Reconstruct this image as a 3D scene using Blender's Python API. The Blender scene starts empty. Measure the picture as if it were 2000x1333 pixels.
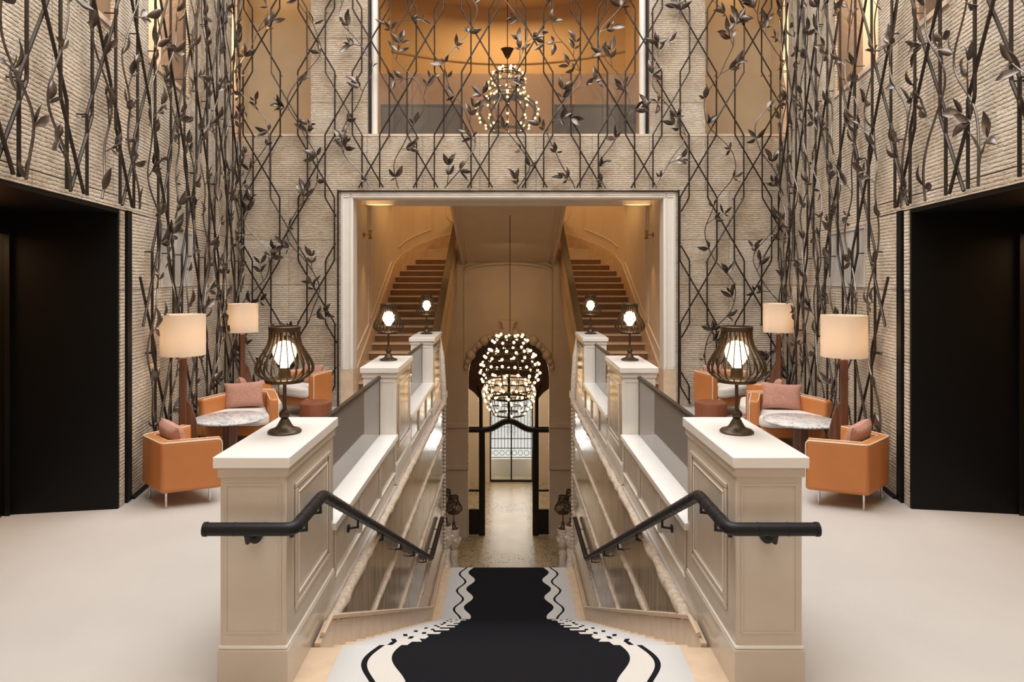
import bpy, math, random
from mathutils import Vector, Matrix
random.seed(7)
S = bpy.context.scene
COL = S.collection
PI = math.pi
X0 = 0.02            # axis of symmetry of the hall

# ------------------------------------------------------------------ camera
cam_d = bpy.data.cameras.new('camera'); cam = bpy.data.objects.new('camera', cam_d); COL.objects.link(cam)
cam.location = (0, 0, 2.2); cam.rotation_euler = (PI/2, 0, 0)
cam_d.sensor_width = 36; cam_d.lens = 24
cam_d.shift_x = 9/2000; cam_d.shift_y = -123.5/2000
cam_d.clip_start = 0.05; cam_d.clip_end = 200
S.camera = cam

# ------------------------------------------------------------------ world + daylight + exposure
w = bpy.data.worlds.new('world'); S.world = w; w.use_nodes = True
w.node_tree.nodes['Background'].inputs[0].default_value = (0.93, 0.97, 1.0, 1)
w.node_tree.nodes['Background'].inputs[1].default_value = 1.6

def area(name, loc, rot, sx, sy, power, col):
    d = bpy.data.lights.new(name, 'AREA'); d.shape = 'RECTANGLE'; d.size = sx; d.size_y = sy
    d.energy = power; d.color = col
    o = bpy.data.objects.new(name, d); COL.objects.link(o); o.location = loc; o.rotation_euler = rot
    return o
area('skylight_daylight', (0, 5.2, 9.45), (0, 0, 0), 6.4, 10.4, 980, (1.0, 0.985, 0.96))
WARM = (1.0, 0.58, 0.23)
for sx in (-1, 1):                                   # ceiling downlights over the two upper flights
    area('flight_downlight', (X0+sx*2.25, 16.1, 4.15), (0, 0, 0), 0.7, 2.0, 12, WARM)
    area('flight_head_light', (X0+sx*1.9, 18.2, 5.85), (0, 0, 0), 1.0, 0.6, 22, WARM)
area('upper_room_cove_light', (X0, 14.9, 8.3), (0, 0, 0), 1.4, 0.8, 55, (1.0, 0.62, 0.26))
area('hall_fill', (X0, 16.9, 3.1), (0, 0, 0), .8, .8, 17, (1.0, .66, .36))  # added fill that brightens the arch wall, no fixture hangs here
area('vestibule_fill', (.1, 21.3, .72), (0, 0, 0), 1.2, 2.5, 95, (1.0, .92, .78))  # added fill that lifts the pale vestibule walls, not a ceiling fixture
area('entrance_daylight', (0.1, 26.2, -2.6), (PI/2, 0, PI), 3.4, 3.6, 190, (1.0, 0.98, 0.95))
S.view_settings.view_transform = 'Standard'; S.view_settings.look = 'None'
S.view_settings.exposure = 0.0; S.view_settings.gamma = 1.0
S.view_settings.use_curve_mapping = False

# ------------------------------------------------------------------ materials
MATS = {}
class NT:
    def __init__(self, name):
        self.m = bpy.data.materials.new(name); self.m.use_nodes = True
        self.t = self.m.node_tree; self.b = self.t.nodes['Principled BSDF']; self.out = self.t.nodes['Material Output']
        MATS[name] = self.m
    def n(self, kind, **kw):
        nd = self.t.nodes.new(kind)
        for k, v in kw.items(): setattr(nd, k, v)
        return nd
    def l(self, a, b): self.t.links.new(a, b)
    def math(self, op, a, b=None, c=None):
        nd = self.n('ShaderNodeMath', operation=op)
        for i, v in enumerate((a, b, c)):
            if v is None: continue
            if isinstance(v, (int, float)): nd.inputs[i].default_value = v
            else: self.l(v, nd.inputs[i])
        return nd.outputs[0]
    def set(self, col=None, rough=None, metal=None, **kw):
        if col is not None: self.b.inputs['Base Color'].default_value = (*col, 1)
        if rough is not None: self.b.inputs['Roughness'].default_value = rough
        if metal is not None: self.b.inputs['Metallic'].default_value = metal
        for k, v in kw.items(): self.b.inputs[k].default_value = v
        return self
    def pos(self, scale=(1, 1, 1)):
        g = self.n('ShaderNodeNewGeometry'); mp = self.n('ShaderNodeMapping')
        mp.inputs['Scale'].default_value = scale; self.l(g.outputs['Position'], mp.inputs['Vector'])
        return mp.outputs[0]
    def noise(self, vec, scale, detail=4, rough=0.55, dist=0.0):
        nd = self.n('ShaderNodeTexNoise'); nd.inputs['Scale'].default_value = scale
        nd.inputs['Detail'].default_value = detail; nd.inputs['Roughness'].default_value = rough
        nd.inputs['Distortion'].default_value = dist
        if vec is not None: self.l(vec, nd.inputs['Vector'])
        return nd.outputs['Fac']
    def ramp(self, fac, stops):
        r = self.n('ShaderNodeValToRGB'); e = r.color_ramp.elements
        while len(e) < len(stops): e.new(0.5)
        for i, (p, c) in enumerate(stops):
            e[i].position = p; e[i].color = (*c, 1)
        self.l(fac, r.inputs[0]); return r.outputs[0]
    def bump(self, h, strength, dist):
        b = self.n('ShaderNodeBump'); b.inputs['Strength'].default_value = strength; b.inputs['Distance'].default_value = dist
        self.l(h, b.inputs['Height']); self.l(b.outputs[0], self.b.inputs['Normal'])

def plain(name, col, rough=0.5, metal=0.0, var=0.0, scale=6, bump=0.0, bscale=60, bdist=0.004, **kw):
    t = NT(name).set(col, rough, metal, **kw)
    if var:
        f = t.noise(t.pos(), scale, 5)
        t.l(t.ramp(f, [(0.3, tuple(c*(1-var) for c in col)), (0.7, tuple(min(1, c*(1+var)) for c in col))]), t.b.inputs['Base Color'])
    if bump:
        t.bump(t.noise(t.pos(), bscale, 3), bump, bdist)
    return t

def mat_rib():
    t = NT('ribbed_stone').set((.5, .4, .3), .85)
    g = t.n('ShaderNodeNewGeometry'); sp = t.n('ShaderNodeSeparateXYZ'); t.l(g.outputs['Position'], sp.inputs[0])
    n1 = t.noise(t.pos((9, 9, 14)), 1.0, 4, .65)
    ph = t.math('ADD', t.math('MULTIPLY', sp.outputs['Z'], 2*PI/0.034), t.math('MULTIPLY', n1, 4.2))
    sn = t.math('SINE', ph)
    ridge = t.math('SMOOTH_MIN', t.math('ADD', t.math('MULTIPLY', sn, .8), .55), .8, .3)
    brk = t.noise(t.pos((22, 22, 34)), 1.0, 3, .7)
    mask = t.math('SMOOTH_MAX', t.math('MULTIPLY', t.math('SUBTRACT', brk, .36), 4.0), .15, .3)
    h = t.math('MULTIPLY', ridge, t.math('MINIMUM', mask, 1.15))
    n2 = t.noise(t.pos((60, 60, 110)), 1.0, 3, .7)
    h = t.math('ADD', h, t.math('MULTIPLY', n2, .8))
    t.bump(h, 1.0, 0.023)
    oi = t.n('ShaderNodeObjectInfo')
    big = t.noise(t.pos((1, 1, 1.6)), 2.2, 5, .6, .6)
    f = t.math('ADD', t.math('MULTIPLY', oi.outputs['Random'], .16), t.math('ADD', t.math('MULTIPLY', big, .55), .16))
    f = t.math('ADD', f, t.math('MULTIPLY', t.noise(t.pos((18, 18, 40)), 1.0, 2), .35))
    t.l(t.ramp(f, [(.38, (.41, .30, .20)), (.60, (.67, .54, .40)), (.85, (.88, .77, .63))]), t.b.inputs['Base Color'])
mat_rib()
plain('smooth_stone', (.66, .53, .40), .6, var=.08, scale=3)
plain('wall_backing', (.16, .13, .10), .9)
plain('white_cap', (.83, .815, .78), .22, var=.02)
plain('pier_lacquer', (.60, .535, .455), .16, var=.05, scale=2.5, bump=.06, bscale=3, bdist=.02)
plain('white_lacquer', (.80, .76, .70), .35, var=.03)
plain('carpet', (.53, .495, .46), .95, var=.035, scale=1.3, bump=.35, bscale=420, bdist=.004)
plain('step_stone', (.70, .545, .395), .3, var=.10, scale=7)
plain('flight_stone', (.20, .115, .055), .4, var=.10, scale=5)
plain('parapet_stone', (.42, .29, .16), .4, var=.12, scale=3)
plain('cream_plaster', (.74, .63, .50), .55, var=.03, scale=2)
plain('hall_plaster', (.60, .50, .40), .6, var=.05, scale=2)
plain('amber_plaster', (.70, .52, .33), .5, var=.04, scale=1.5)
plain('tan_plaster', (.56, .44, .29), .6, var=.08, scale=1.6)
plain('carved_stone', (.64, .54, .44), .55, var=.2, scale=24, bump=.9, bscale=26, bdist=.02)
plain('bronze', (.060, .048, .036), .42, .75, var=.25, scale=10)
plain('rod_bronze', (.040, .031, .024), .45, .6, var=.25, scale=5)
plain('leaf_bronze', (.135, .115, .10), .34, .85, var=.35, scale=9)
plain('lamp_bronze', (.070, .046, .025), .38, .55, var=.2, scale=20)
plain('black_panel', (.0055, .005, .0045), .5, **{'Specular IOR Level': .2})
plain('black_metal', (.012, .011, .010), .4, .3)
plain('rail_leather', (.006, .007, .010), .45, bump=.25, bscale=140, **{'Specular IOR Level': .3})
plain('orange_leather', (.56, .205, .058), .42, var=.05, scale=4, bump=.10, bscale=160)
plain('brown_leather', (.24, .082, .038), .45, var=.08, scale=5, bump=.10, bscale=160)
plain('cream_piping', (.80, .70, .56), .6)
plain('white_fabric', (.78, .74, .68), .9, bump=.3, bscale=260)
plain('pink_fabric', (.52, .275, .205), .95, var=.16, scale=45, bump=.6, bscale=120, bdist=.006)
plain('chrome', (.7, .7, .7), .15, 1.0)
plain('brass', (.55, .36, .14), .3, 1.0)
plain('grille_metal', (.62, .585, .54), .5)
plain('brown_wood', (.060, .022, .010), .45, var=.3, scale=6)
plain('cab_wood', (.30, .16, .07), .4, var=.15)
plain('pavement', (.70, .69, .67), .8, var=.05)
plain('street_wall', (.74, .73, .70), .8)

def mat_walnut():
    t = NT('walnut').set((.15, .06, .03), .38)
    f = t.noise(t.pos((30, 30, 2)), 1.0, 4, .6, .5)
    t.l(t.ramp(f, [(.3, (.075, .026, .014)), (.7, (.20, .078, .038))]), t.b.inputs['Base Color'])
mat_walnut()
def mat_polished():
    t = NT('polished_marble').set((.4, .3, .2), .13)
    f = t.noise(t.pos((2.0, 7, .8)), 2.0, 6, .62, .7)
    t.l(t.ramp(f, [(.28, (.30, .22, .15)), (.5, (.44, .345, .25)), (.75, (.58, .47, .355))]), t.b.inputs['Base Color'])
mat_polished()
def mat_marble():
    t = NT('veined_marble').set((.8, .8, .8), .12)
    f = t.noise(t.pos(), 5.0, 6, .6, 1.6)
    v = t.math('ABSOLUTE', t.math('SUBTRACT', f, .5))
    t.l(t.ramp(v, [(.0, (.24, .26, .30)), (.014, (.58, .60, .63)), (.05, (.84, .84, .83))]), t.b.inputs['Base Color'])
mat_marble()
def mat_runner():
    t = NT('runner_wool').set((.01, .01, .012), .95)
    g = t.n('ShaderNodeNewGeometry'); sp = t.n('ShaderNodeSeparateXYZ'); t.l(g.outputs['Position'], sp.inputs[0])
    u = t.math('ABSOLUTE', t.math('SUBTRACT', sp.outputs['X'], X0))
    y = t.math('ADD', sp.outputs['Y'], t.math('MULTIPLY', t.math('LESS_THAN', sp.outputs['Y'], 4.08), .31))
    sn = t.math('SINE', t.math('MULTIPLY', t.math('ADD', y, .235), 2*PI/.62))
    sn2 = t.math('SINE', t.math('MULTIPLY', t.math('ADD', y, .295), 2*PI/.62))
    e1 = t.math('ADD', .625, t.math('MULTIPLY', sn, .062))
    e2 = t.math('ADD', .775, t.math('MULTIPLY', sn2, .058))
    core = t.math('LESS_THAN', u, e1)
    line = t.math('LESS_THAN', t.math('ABSOLUTE', t.math('SUBTRACT', u, e2)), .017)
    k = t.math('MAXIMUM', core, line)
    inner = t.math('LESS_THAN', u, e2)
    mx0 = t.n('ShaderNodeMix', data_type='RGBA'); t.l(inner, mx0.inputs[0])
    mx0.inputs[6].default_value = (.56, .555, .55, 1); mx0.inputs[7].default_value = (.60, .575, .54, 1)
    mx = t.n('ShaderNodeMix', data_type='RGBA'); t.l(k, mx.inputs[0])
    t.l(mx0.outputs[2], mx.inputs[6]); mx.inputs[7].default_value = (.007, .007, .0095, 1)
    t.l(mx.outputs[2], t.b.inputs['Base Color'])
    t.bump(t.noise(t.pos(), 260, 2), .5, .004)
    t.b.inputs['Specular IOR Level'].default_value = .15
mat_runner()
def mat_mosaic():
    t = NT('mosaic_floor').set((.5, .4, .3), .3)
    base = t.ramp(t.noise(t.pos(), 2.0, 5), [(.3, (.44, .35, .21)), (.7, (.58, .47, .30))])
    g = t.n('ShaderNodeNewGeometry'); sp = t.n('ShaderNodeSeparateXYZ'); t.l(g.outputs['Position'], sp.inputs[0])
    u = t.math('ABSOLUTE', t.math('SUBTRACT', sp.outputs['X'], .06))
    v = t.n('ShaderNodeTexVoronoi', feature='DISTANCE_TO_EDGE'); v.inputs['Scale'].default_value = 5.0
    t.l(t.pos((1.2, .7, 1)), v.inputs['Vector'])
    speck = t.math('LESS_THAN', t.noise(t.pos((1.4, .8, 1)), 7.0, 3, .7, 2.0), .44)
    side = t.math('GREATER_THAN', u, .52)
    endb = t.math('LESS_THAN', t.math('ABSOLUTE', t.math('SUBTRACT', sp.outputs['Y'], 21.4)), .45)
    endc = t.math('LESS_THAN', t.math('ABSOLUTE', t.math('SUBTRACT', sp.outputs['Y'], 17.5)), .30)
    reg = t.math('MAXIMUM', side, t.math('MAXIMUM', endb, endc))
    k = t.math('MULTIPLY', t.math('MULTIPLY', speck, reg), .75)
    mx = t.n('ShaderNodeMix', data_type='RGBA'); t.l(k, mx.inputs[0]); t.l(base, mx.inputs[6])
    mx.inputs[7].default_value = (.07, .065, .05, 1); t.l(mx.outputs[2], t.b.inputs['Base Color'])
mat_mosaic()
def mat_glass(name, tint, amount, rough=.02):
    t = NT(name)
    tr = t.n('ShaderNodeBsdfTransparent'); tr.inputs[0].default_value = (*tint, 1)
    gl = t.n('ShaderNodeBsdfGlossy'); gl.inputs['Roughness'].default_value = rough
    fr = t.n('ShaderNodeFresnel'); fr.inputs[0].default_value = 1.5
    df = t.n('ShaderNodeBsdfDiffuse'); df.inputs[0].default_value = (.50, .465, .44, 1)
    m1 = t.n('ShaderNodeMixShader'); m1.inputs[0].default_value = amount
    t.l(tr.outputs[0], m1.inputs[1]); t.l(df.outputs[0], m1.inputs[2])
    m2 = t.n('ShaderNodeMixShader'); t.l(fr.outputs[0], m2.inputs[0]); t.l(m1.outputs[0], m2.inputs[1]); t.l(gl.outputs[0], m2.inputs[2])
    t.l(m2.outputs[0], t.out.inputs[0])
mat_glass('grey_glass', (.62, .60, .58), .55)
mat_glass('clear_glass', (.93, .93, .91), .03)
mat_glass('guard_glass', (.80, .75, .66), .13)  # tint and diffuse share paint in the brownish reflection on the guard
mat_glass('dark_glass', (.25, .22, .2), .2)
def mat_emit(name, col, strength):
    t = NT(name).set((0.8, .7, .5), .4)
    t.b.inputs['Emission Color'].default_value = (*col, 1); t.b.inputs['Emission Strength'].default_value = strength
mat_emit('lamp_bulb', (1.0, .72, .40), 16)
mat_emit('small_bulb', (1.0, .64, .29), 7)
mat_emit('light_strip', (1.0, .58, .22), 22)
def mat_shade():
    t = NT('lamp_shade')
    a = t.n('ShaderNodeBsdfDiffuse'); a.inputs[0].default_value = (.80, .76, .69, 1)
    b = t.n('ShaderNodeBsdfTranslucent'); b.inputs[0].default_value = (.86, .76, .64, 1)
    m = t.n('ShaderNodeMixShader'); m.inputs[0].default_value = .5
    t.l(a.outputs[0], m.inputs[1]); t.l(b.outputs[0], m.inputs[2]); t.l(m.outputs[0], t.out.inputs[0])
mat_shade()

# ------------------------------------------------------------------ geometry helpers
class MB:
    def __init__(self): self.v = []; self.f = []
    def hexa(self, p):
        b = len(self.v); self.v += [tuple(q) for q in p]
        self.f += [tuple(b+i for i in q) for q in ((0,3,2,1),(4,5,6,7),(0,1,5,4),(1,2,6,5),(2,3,7,6),(3,0,4,7))]
        return self
    def box(self, x0, x1, y0, y1, z0, z1):
        x0, x1 = min(x0, x1), max(x0, x1); y0, y1 = min(y0, y1), max(y0, y1)
        return self.hexa([(x0,y0,z0),(x1,y0,z0),(x1,y1,z0),(x0,y1,z0),(x0,y0,z1),(x1,y0,z1),(x1,y1,z1),(x0,y1,z1)])
    def prism(self, poly, a0, a1, axis='z'):
        """poly: 2D points; extruded along axis. axis z: (x,y); x: (y,z); y: (x,z)"""
        b = len(self.v); n = len(poly)
        def P(p, a): return {'z': (p[0], p[1], a), 'x': (a, p[0], p[1]), 'y': (p[0], a, p[1])}[axis]
        self.v += [P(p, a0) for p in poly] + [P(p, a1) for p in poly]
        self.f.append(tuple(range(b+n-1, b-1, -1))); self.f.append(tuple(range(b+n, b+2*n)))
        for i in range(n):
            j = (i+1) % n; self.f.append((b+i, b+j, b+n+j, b+n+i))
        return self
    def tube(self, pts, r, n=6, closed=False, cap=True):
        pts = [Vector(p) for p in pts]; m = len(pts); b = len(self.v)
        rs = r if isinstance(r, (list, tuple)) else [r]*m
        prev = None
        for i, p in enumerate(pts):
            if closed: d = (pts[(i+1) % m]-pts[i-1])
            elif i == 0: d = pts[1]-p
            elif i == m-1: d = p-pts[i-1]
            else: d = (pts[i+1]-p).normalized()+(p-pts[i-1]).normalized()
            if d.length < 1e-9: d = Vector((0, 0, 1))
            d.normalize()
            if prev is None:
                a = Vector((0, 0, 1)) if abs(d.z) < .9 else Vector((0, 1, 0))
                u = d.cross(a).normalized()
            else:
                u = (prev - d*prev.dot(d))
                u = u.normalized() if u.length > 1e-6 else d.orthogonal().normalized()
            prev = u; v = d.cross(u)
            k = 1.0
            if 0 < i < m-1 and not closed:
                c = (pts[i+1]-p).normalized().dot(d); k = 1/max(.6, c)
            for q in range(n):
                a = 2*PI*(q+.5)/n; self.v.append(tuple(p+(u*math.cos(a)+v*math.sin(a))*rs[i]*k))
        segs = m if closed else m-1
        for i in range(segs):
            j = (i+1) % m
            for q in range(n):
                self.f.append((b+i*n+q, b+i*n+(q+1) % n, b+j*n+(q+1) % n, b+j*n+q))
        if cap and not closed:
            self.f.append(tuple(b+q for q in range(n-1, -1, -1))); self.f.append(tuple(b+(m-1)*n+q for q in range(n)))
        return self
    def lathe(self, prof, n=20, c=(0, 0, 0)):
        b = len(self.v); m = len(prof)
        for r, z in prof:
            for q in range(n):
                a = 2*PI*q/n; self.v.append((c[0]+r*math.cos(a), c[1]+r*math.sin(a), c[2]+z))
        for i in range(m-1):
            for q in range(n):
                self.f.append((b+i*n+q, b+i*n+(q+1) % n, b+(i+1)*n+(q+1) % n, b+(i+1)*n+q))
        self.f.append(tuple(b+q for q in range(n-1, -1, -1))); self.f.append(tuple(b+(m-1)*n+q for q in range(n)))
        return self
    def mesh(self, name, mat, smooth=False):
        me = bpy.data.meshes.new(name); me.from_pydata(self.v, [], self.f); me.update()
        if smooth:
            for p in me.polygons: p.use_smooth = True
        me.materials.append(MATS[mat]); return me
    def build(self, name, mat, parent=None, smooth=False, bevel=0, segs=2, kind=None):
        o = bpy.data.objects.new(name, self.mesh(name, mat, smooth)); COL.objects.link(o)
        if parent is not None: o.parent = parent
        if bevel:
            md = o.modifiers.new('bevel', 'BEVEL'); md.width = bevel; md.segments = segs; md.limit_method = 'ANGLE'
            md.angle_limit = math.radians(40); md.harden_normals = False
            for p in o.data.polygons: p.use_smooth = True
        if kind: o['kind'] = kind
        if smooth and not bevel:
            try: o.data.set_sharp_from_angle(angle=math.radians(45))
            except Exception: pass
        if bevel:
            try: o.data.set_sharp_from_angle(angle=math.radians(60))
            except Exception: pass
        return o
def thing(name, label, cat, loc=(0, 0, 0), rz=0, group=None):
    o = bpy.data.objects.new(name, None); COL.objects.link(o); o.location = loc; o.rotation_euler = (0, 0, rz)
    o.empty_display_size = .1
    o['label'] = label; o['category'] = cat
    if group: o['group'] = group
    return o
def tag(o, label, cat, group=None):
    o['label'] = label; o['category'] = cat
    if group: o['group'] = group
    return o
def struct(name, mb, mat, **kw): return mb.build(name, mat, kind='structure', **kw)
def copy_tree(o, parent=None):
    c = o.copy(); COL.objects.link(c); c.parent = parent
    for ch in list(o.children): copy_tree(ch, c)
    return c
def place(o, loc, rz, label, group):
    o.location = loc; o.rotation_euler = (0, 0, rz); o['label'] = label; o['group'] = group
    return o
def link(name, me, parent):
    o = bpy.data.objects.new(name, me); COL.objects.link(o); o.parent = parent; return o
SIDE = {-1: 'left', 1: 'right'}
BW = 11.68          # depth of the stone back wall

# ------------------------------------------------------------------ splayed side walls
WP = {-1: (-3.73, -.1754), 1: (3.868, .1651)}
def wall_frame(s):
    x, k = WP[s]; L = math.hypot(1, k)
    return x, k, Vector((k/L, 1/L, 0)), (Vector((1, .0, 0))*(-s)/L + Vector((0, abs(k)/L, 0)))
def WPOS(s, t, n, z):
    x, k, T, N = wall_frame(s)
    return Vector((x+k*(t-6.52), t, z)) + N*n
def slab(mb, s, t0, t1, n0, n1, z0, z1):
    q = [WPOS(s, t0, n0, z0), WPOS(s, t1, n0, z0), WPOS(s, t1, n1, z0), WPOS(s, t0, n1, z0),
         WPOS(s, t0, n0, z1), WPOS(s, t1, n0, z1), WPOS(s, t1, n1, z1), WPOS(s, t0, n1, z1)]
    if s < 0: q = [q[3], q[2], q[1], q[0], q[7], q[6], q[5], q[4]]
    mb.hexa(q); return mb
ROWS = [0, .70, 1.38, 2.08, 2.85, 3.69, 4.55, 5.2, 6.3, 7.4]
WIN = [(5.75, 6.36), (7.3, 8.75), (11.2, 11.68)]
DT0, DT1, DZ = 4.1, 6.51, 2.84          # lift niche
for s in (-1, 1):
    side = SIDE[s]
    mb = MB()
    slab(mb, s, 2.9, DT0, -.3, 0, 0, 9.3)
    slab(mb, s, DT0, DT1, -.3, 0, DZ, 4.55)
    slab(mb, s, DT1, 11.95, -.3, 0, 0, 4.55)
    te = DT0
    for a, b in WIN:
        slab(mb, s, te, a, -.3, 0, 4.55, 7.4); te = b
    slab(mb, s, DT0, 11.95, -.3, 0, 7.4, 9.3)
    wall = struct('wall_'+side, mb, 'wall_backing')
    cols = [4.1, 4.72, 5.75, 6.36, 7.3, 8.02, 8.75, 9.6, 10.4, 11.2, 11.66]
    def panel(t0, t1, z0, z1, mat='ribbed_stone', pr=.03):
        g = .0035; m = MB(); slab(m, s, t0+g, t1-g, .001, pr+random.uniform(-.002, .002), z0+g, z1-g)
        m.build('stone_panel', mat, wall)
    for r in range(len(ROWS)-1):
        z0, z1 = ROWS[r], ROWS[r+1]
        cc = cols if r % 2 == 0 or z0 >= 4.5 else [4.1, 5.2, 6.0, 6.77, 7.66, 8.4, 8.97, 10.0, 10.9, 11.66]
        for i in range(len(cc)-1):
            a, b = cc[i], cc[i+1]
            if z1 <= 2.86:
                if b <= 6.78: continue
                a = max(a, 6.78)
            elif z0 < 2.98 and a < 6.64: z0_ = 2.98
            if z0 >= 4.5 and any(a < w1-.01 and b > w0+.01 for w0, w1 in WIN): continue
            zz = 2.98 if (abs(z0-2.85) < .01 and a < 6.6) else z0
            if 2.0 < z0 < 2.2 and a >= 7.6 and b <= 9.0: continue      # air grille
            panel(a, b, zz, z1)
    for i in range(4):        # stone frame of the lift niche
        z0 = [0, .70, 1.38, 2.08][i]; z1 = [.70, 1.38, 2.08, 2.85][i]
        panel(6.52, 6.635, z0, z1)
    for a, b in ((4.1, 4.9), (4.9, 5.7), (5.7, 6.635)): panel(a, b, 2.855, 2.975)
    panel(6.64, 7.3, 2.855, 2.975)
    for a, b in ((4.1, 5.0), (5.0, 5.75)): pass
    panel(7.66, 8.97, 2.05, 2.085); panel(7.66, 8.97, 2.80, 2.85, 'smooth_stone')
    # windows of the upper storey: smooth stone recesses
    for i, (a, b) in enumerate(WIN):
        m = MB()
        slab(m, s, a-.05, b+.05, -.85, -.80, 4.5, 7.4)
        slab(m, s, a-.05, a, -.80, -.0, 4.5, 7.4); slab(m, s, b, b+.05, -.80, -.0, 4.5, 7.4)
        slab(m, s, a-.05, b+.05, -.80, .0, 4.45, 4.5)
        struct('window_%d' % (i+1+(0 if s < 0 else 3)), m, 'smooth_stone')
        m = MB(); slab(m, s, a-.02, b+.02, -.3, .045, 4.505, 4.555)
        m.build('sill', 'smooth_stone', bpy.data.objects['window_%d' % (i+1+(0 if s < 0 else 3))])
        d = bpy.data.lights.new('window_recess_light', 'POINT'); d.energy = 55; d.color = (1.0, .66, .38); d.shadow_soft_size = .15
        o = bpy.data.objects.new('window_recess_light', d); COL.objects.link(o); o.location = WPOS(s, (a+b)/2, -.5, 6.2)
    # black niche of the lift
    m = MB()
    slab(m, s, DT1-.02, DT1+.05, -1.0, .02, 0, DZ)                 # far jamb
    slab(m, s, DT0-.05, DT0, -1.0, .02, 0, DZ)
    slab(m, s, DT0, DT1, -1.0, .02, DZ-.02, DZ+.02)                # soffit
    slab(m, s, 6.465, DT1, -1.0, -.90, 0, DZ)                   # back, either side of the lift opening
    slab(m, s, DT0, 4.5, -1.0, -.90, 0, DZ); slab(m, s, 4.5, 6.465, -1.0, -.90, 2.62, DZ)
    jamb = struct('trim_%d' % (1 if s < 0 else 2), m, 'black_panel')
    m = MB(); slab(m, s, 6.655, 6.765, -.0, .05, 0, 2.86); m.build('edge_bar', 'black_panel', jamb)
    m = MB(); slab(m, s, 6.45, 6.465, -.93, -.89, 0, 2.62); slab(m, s, 4.5, 6.43, -.93, -.89, 2.60, 2.63); m.build('door_frame', 'black_metal', jamb)
    m = MB(); slab(m, s, 4.5, 6.56, -2.0, -1.95, 0, 2.7); slab(m, s, 6.50, 6.56, -1.95, -1.01, 0, 2.7); slab(m, s, 4.5, 6.50, -1.95, -1.01, 2.64, 2.7); slab(m, s, 4.42, 4.5, -2.0, -1.01, 0, 2.7)
    door = struct('door_%d' % (1 if s < 0 else 2), m, 'cab_wood')
    m = MB(); slab(m, s, 6.40, 6.44, -1.9, -1.05, 2.58, 2.62); m.build('light_strip', 'light_strip', door)
    area('lift_cab_light', WPOS(s, 6.1, -1.45, 2.6), (0, 0, 0), .5, .5, 14, (1.0, .62, .28))
    m = MB(); slab(m, s, 4.5, 6.46, -1.95, -.95, -.02, .0); m.build('sill_plate', 'black_metal', door)
    # skirting channel along the wall foot
    m = MB(); slab(m, s, 6.77, 11.6, .03, .075, 0, .02)
    struct('baseboard_'+side, m, 'black_panel')
    # pale air grille, louvred
    g = thing('air_grille', 'pale metal air grille set in the ribbed stone of the %s wall' % side, 'grille', WPOS(s, 8.3, 0, 2.1))
    def loc(m):
        o = g.location; m.v = [tuple(Vector(v)-o) for v in m.v]; return m
    m = MB(); slab(m, s, 7.68, 8.95, .002, .012, 2.09, 2.795); loc(m).build('back_plate', 'grille_metal', g)
    m = MB()
    for a, b, c, d in ((7.68, 8.95, 2.09, 2.12), (7.68, 8.95, 2.765, 2.795), (7.68, 7.71, 2.12, 2.765), (8.92, 8.95, 2.12, 2.765)):
        slab(m, s, a, b, .012, .035, c, d)
    loc(m).build('frame', 'grille_metal', g)
    for i in range(40):
        t = 7.73+i*.03; m = MB(); slab(m, s, t, t+.014, .012, .024, 2.12, 2.765); loc(m).build('louvre', 'grille_metal', g)
# room behind the camera
struct('wall_front', MB().box(-3.6, 3.8, -4.2, -4.0, 0, 9.3), 'smooth_stone')
m = MB().box(-3.45, -3.15, -4, 3.0, 0, 9.3); struct('wall_left_rear', m, 'smooth_stone')
m = MB().box(3.3, 3.6, -4, 3.0, 0, 9.3); struct('wall_right_rear', m, 'smooth_stone')
m = MB().box(-5, -3.3, -4.2, 12, 9.3, 9.5).box(3.3, 5.1, -4.2, 12, 9.3, 9.5).box(-3.3, 3.3, -4.2, -.1, 9.3, 9.5).box(-3.3, 3.3, 10.5, 12, 9.3, 9.5)
struct('ceiling', m, 'smooth_stone')

# ------------------------------------------------------------------ back wall
XL, XR = -4.635, 4.72; OL, OR, OZ = -2.857, 2.89, 3.67
B0, B1 = BW+.03, BW+.40
m = MB()
m.box(XL-.4, OL, B0, B1, 0, 4.60); m.box(OR, XR+.4, B0, B1, 0, 4.60); m.box(OL, OR, B0, B1, OZ+.02, 4.60)
m.box(-3.365, -2.39, B0, B1, 4.60, 7.4); m.box(2.43, 3.39, B0, B1, 4.60, 7.4); m.box(XL-.4, XR+.4, B0, B1, 7.4, 9.3)
wb = struct('wall_back', m, 'wall_backing')
def bpanel(x0, x1, z0, z1, mat='ribbed_stone'):
    g = .0035; MB().box(x0+g, x1-g, BW+random.uniform(-.002, .002), BW+.029, z0+g, z1-g).build('stone_panel', mat, wb)
for xs in ([XL, -3.74, OL], [OR, 3.79, XR]):
    for r in range(5):
        for i in range(2): bpanel(xs[i], xs[i+1], ROWS[r], ROWS[r+1] if r < 4 else 3.69)
bj = [XL, -4.077, -3.373, -2.40, -1.455, -.473, .49, 1.455, 2.43, 3.386, 4.10, XR]
for i in range(len(bj)-1): bpanel(bj[i], bj[i+1], 3.695, 4.62)
for a, b in ((-3.365, -2.39), (2.43, 3.39)):
    for z0, z1 in ((4.665, 5.2), (5.2, 6.3), (6.3, 7.4)): bpanel(a, b, z0, z1)
for i in range(len(bj)-1):
    MB().box(bj[i]+.002, bj[i+1]-.002, BW-.006, BW+.36, 4.622, 4.664).build('sill_stone', 'smooth_stone', wb)
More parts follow.
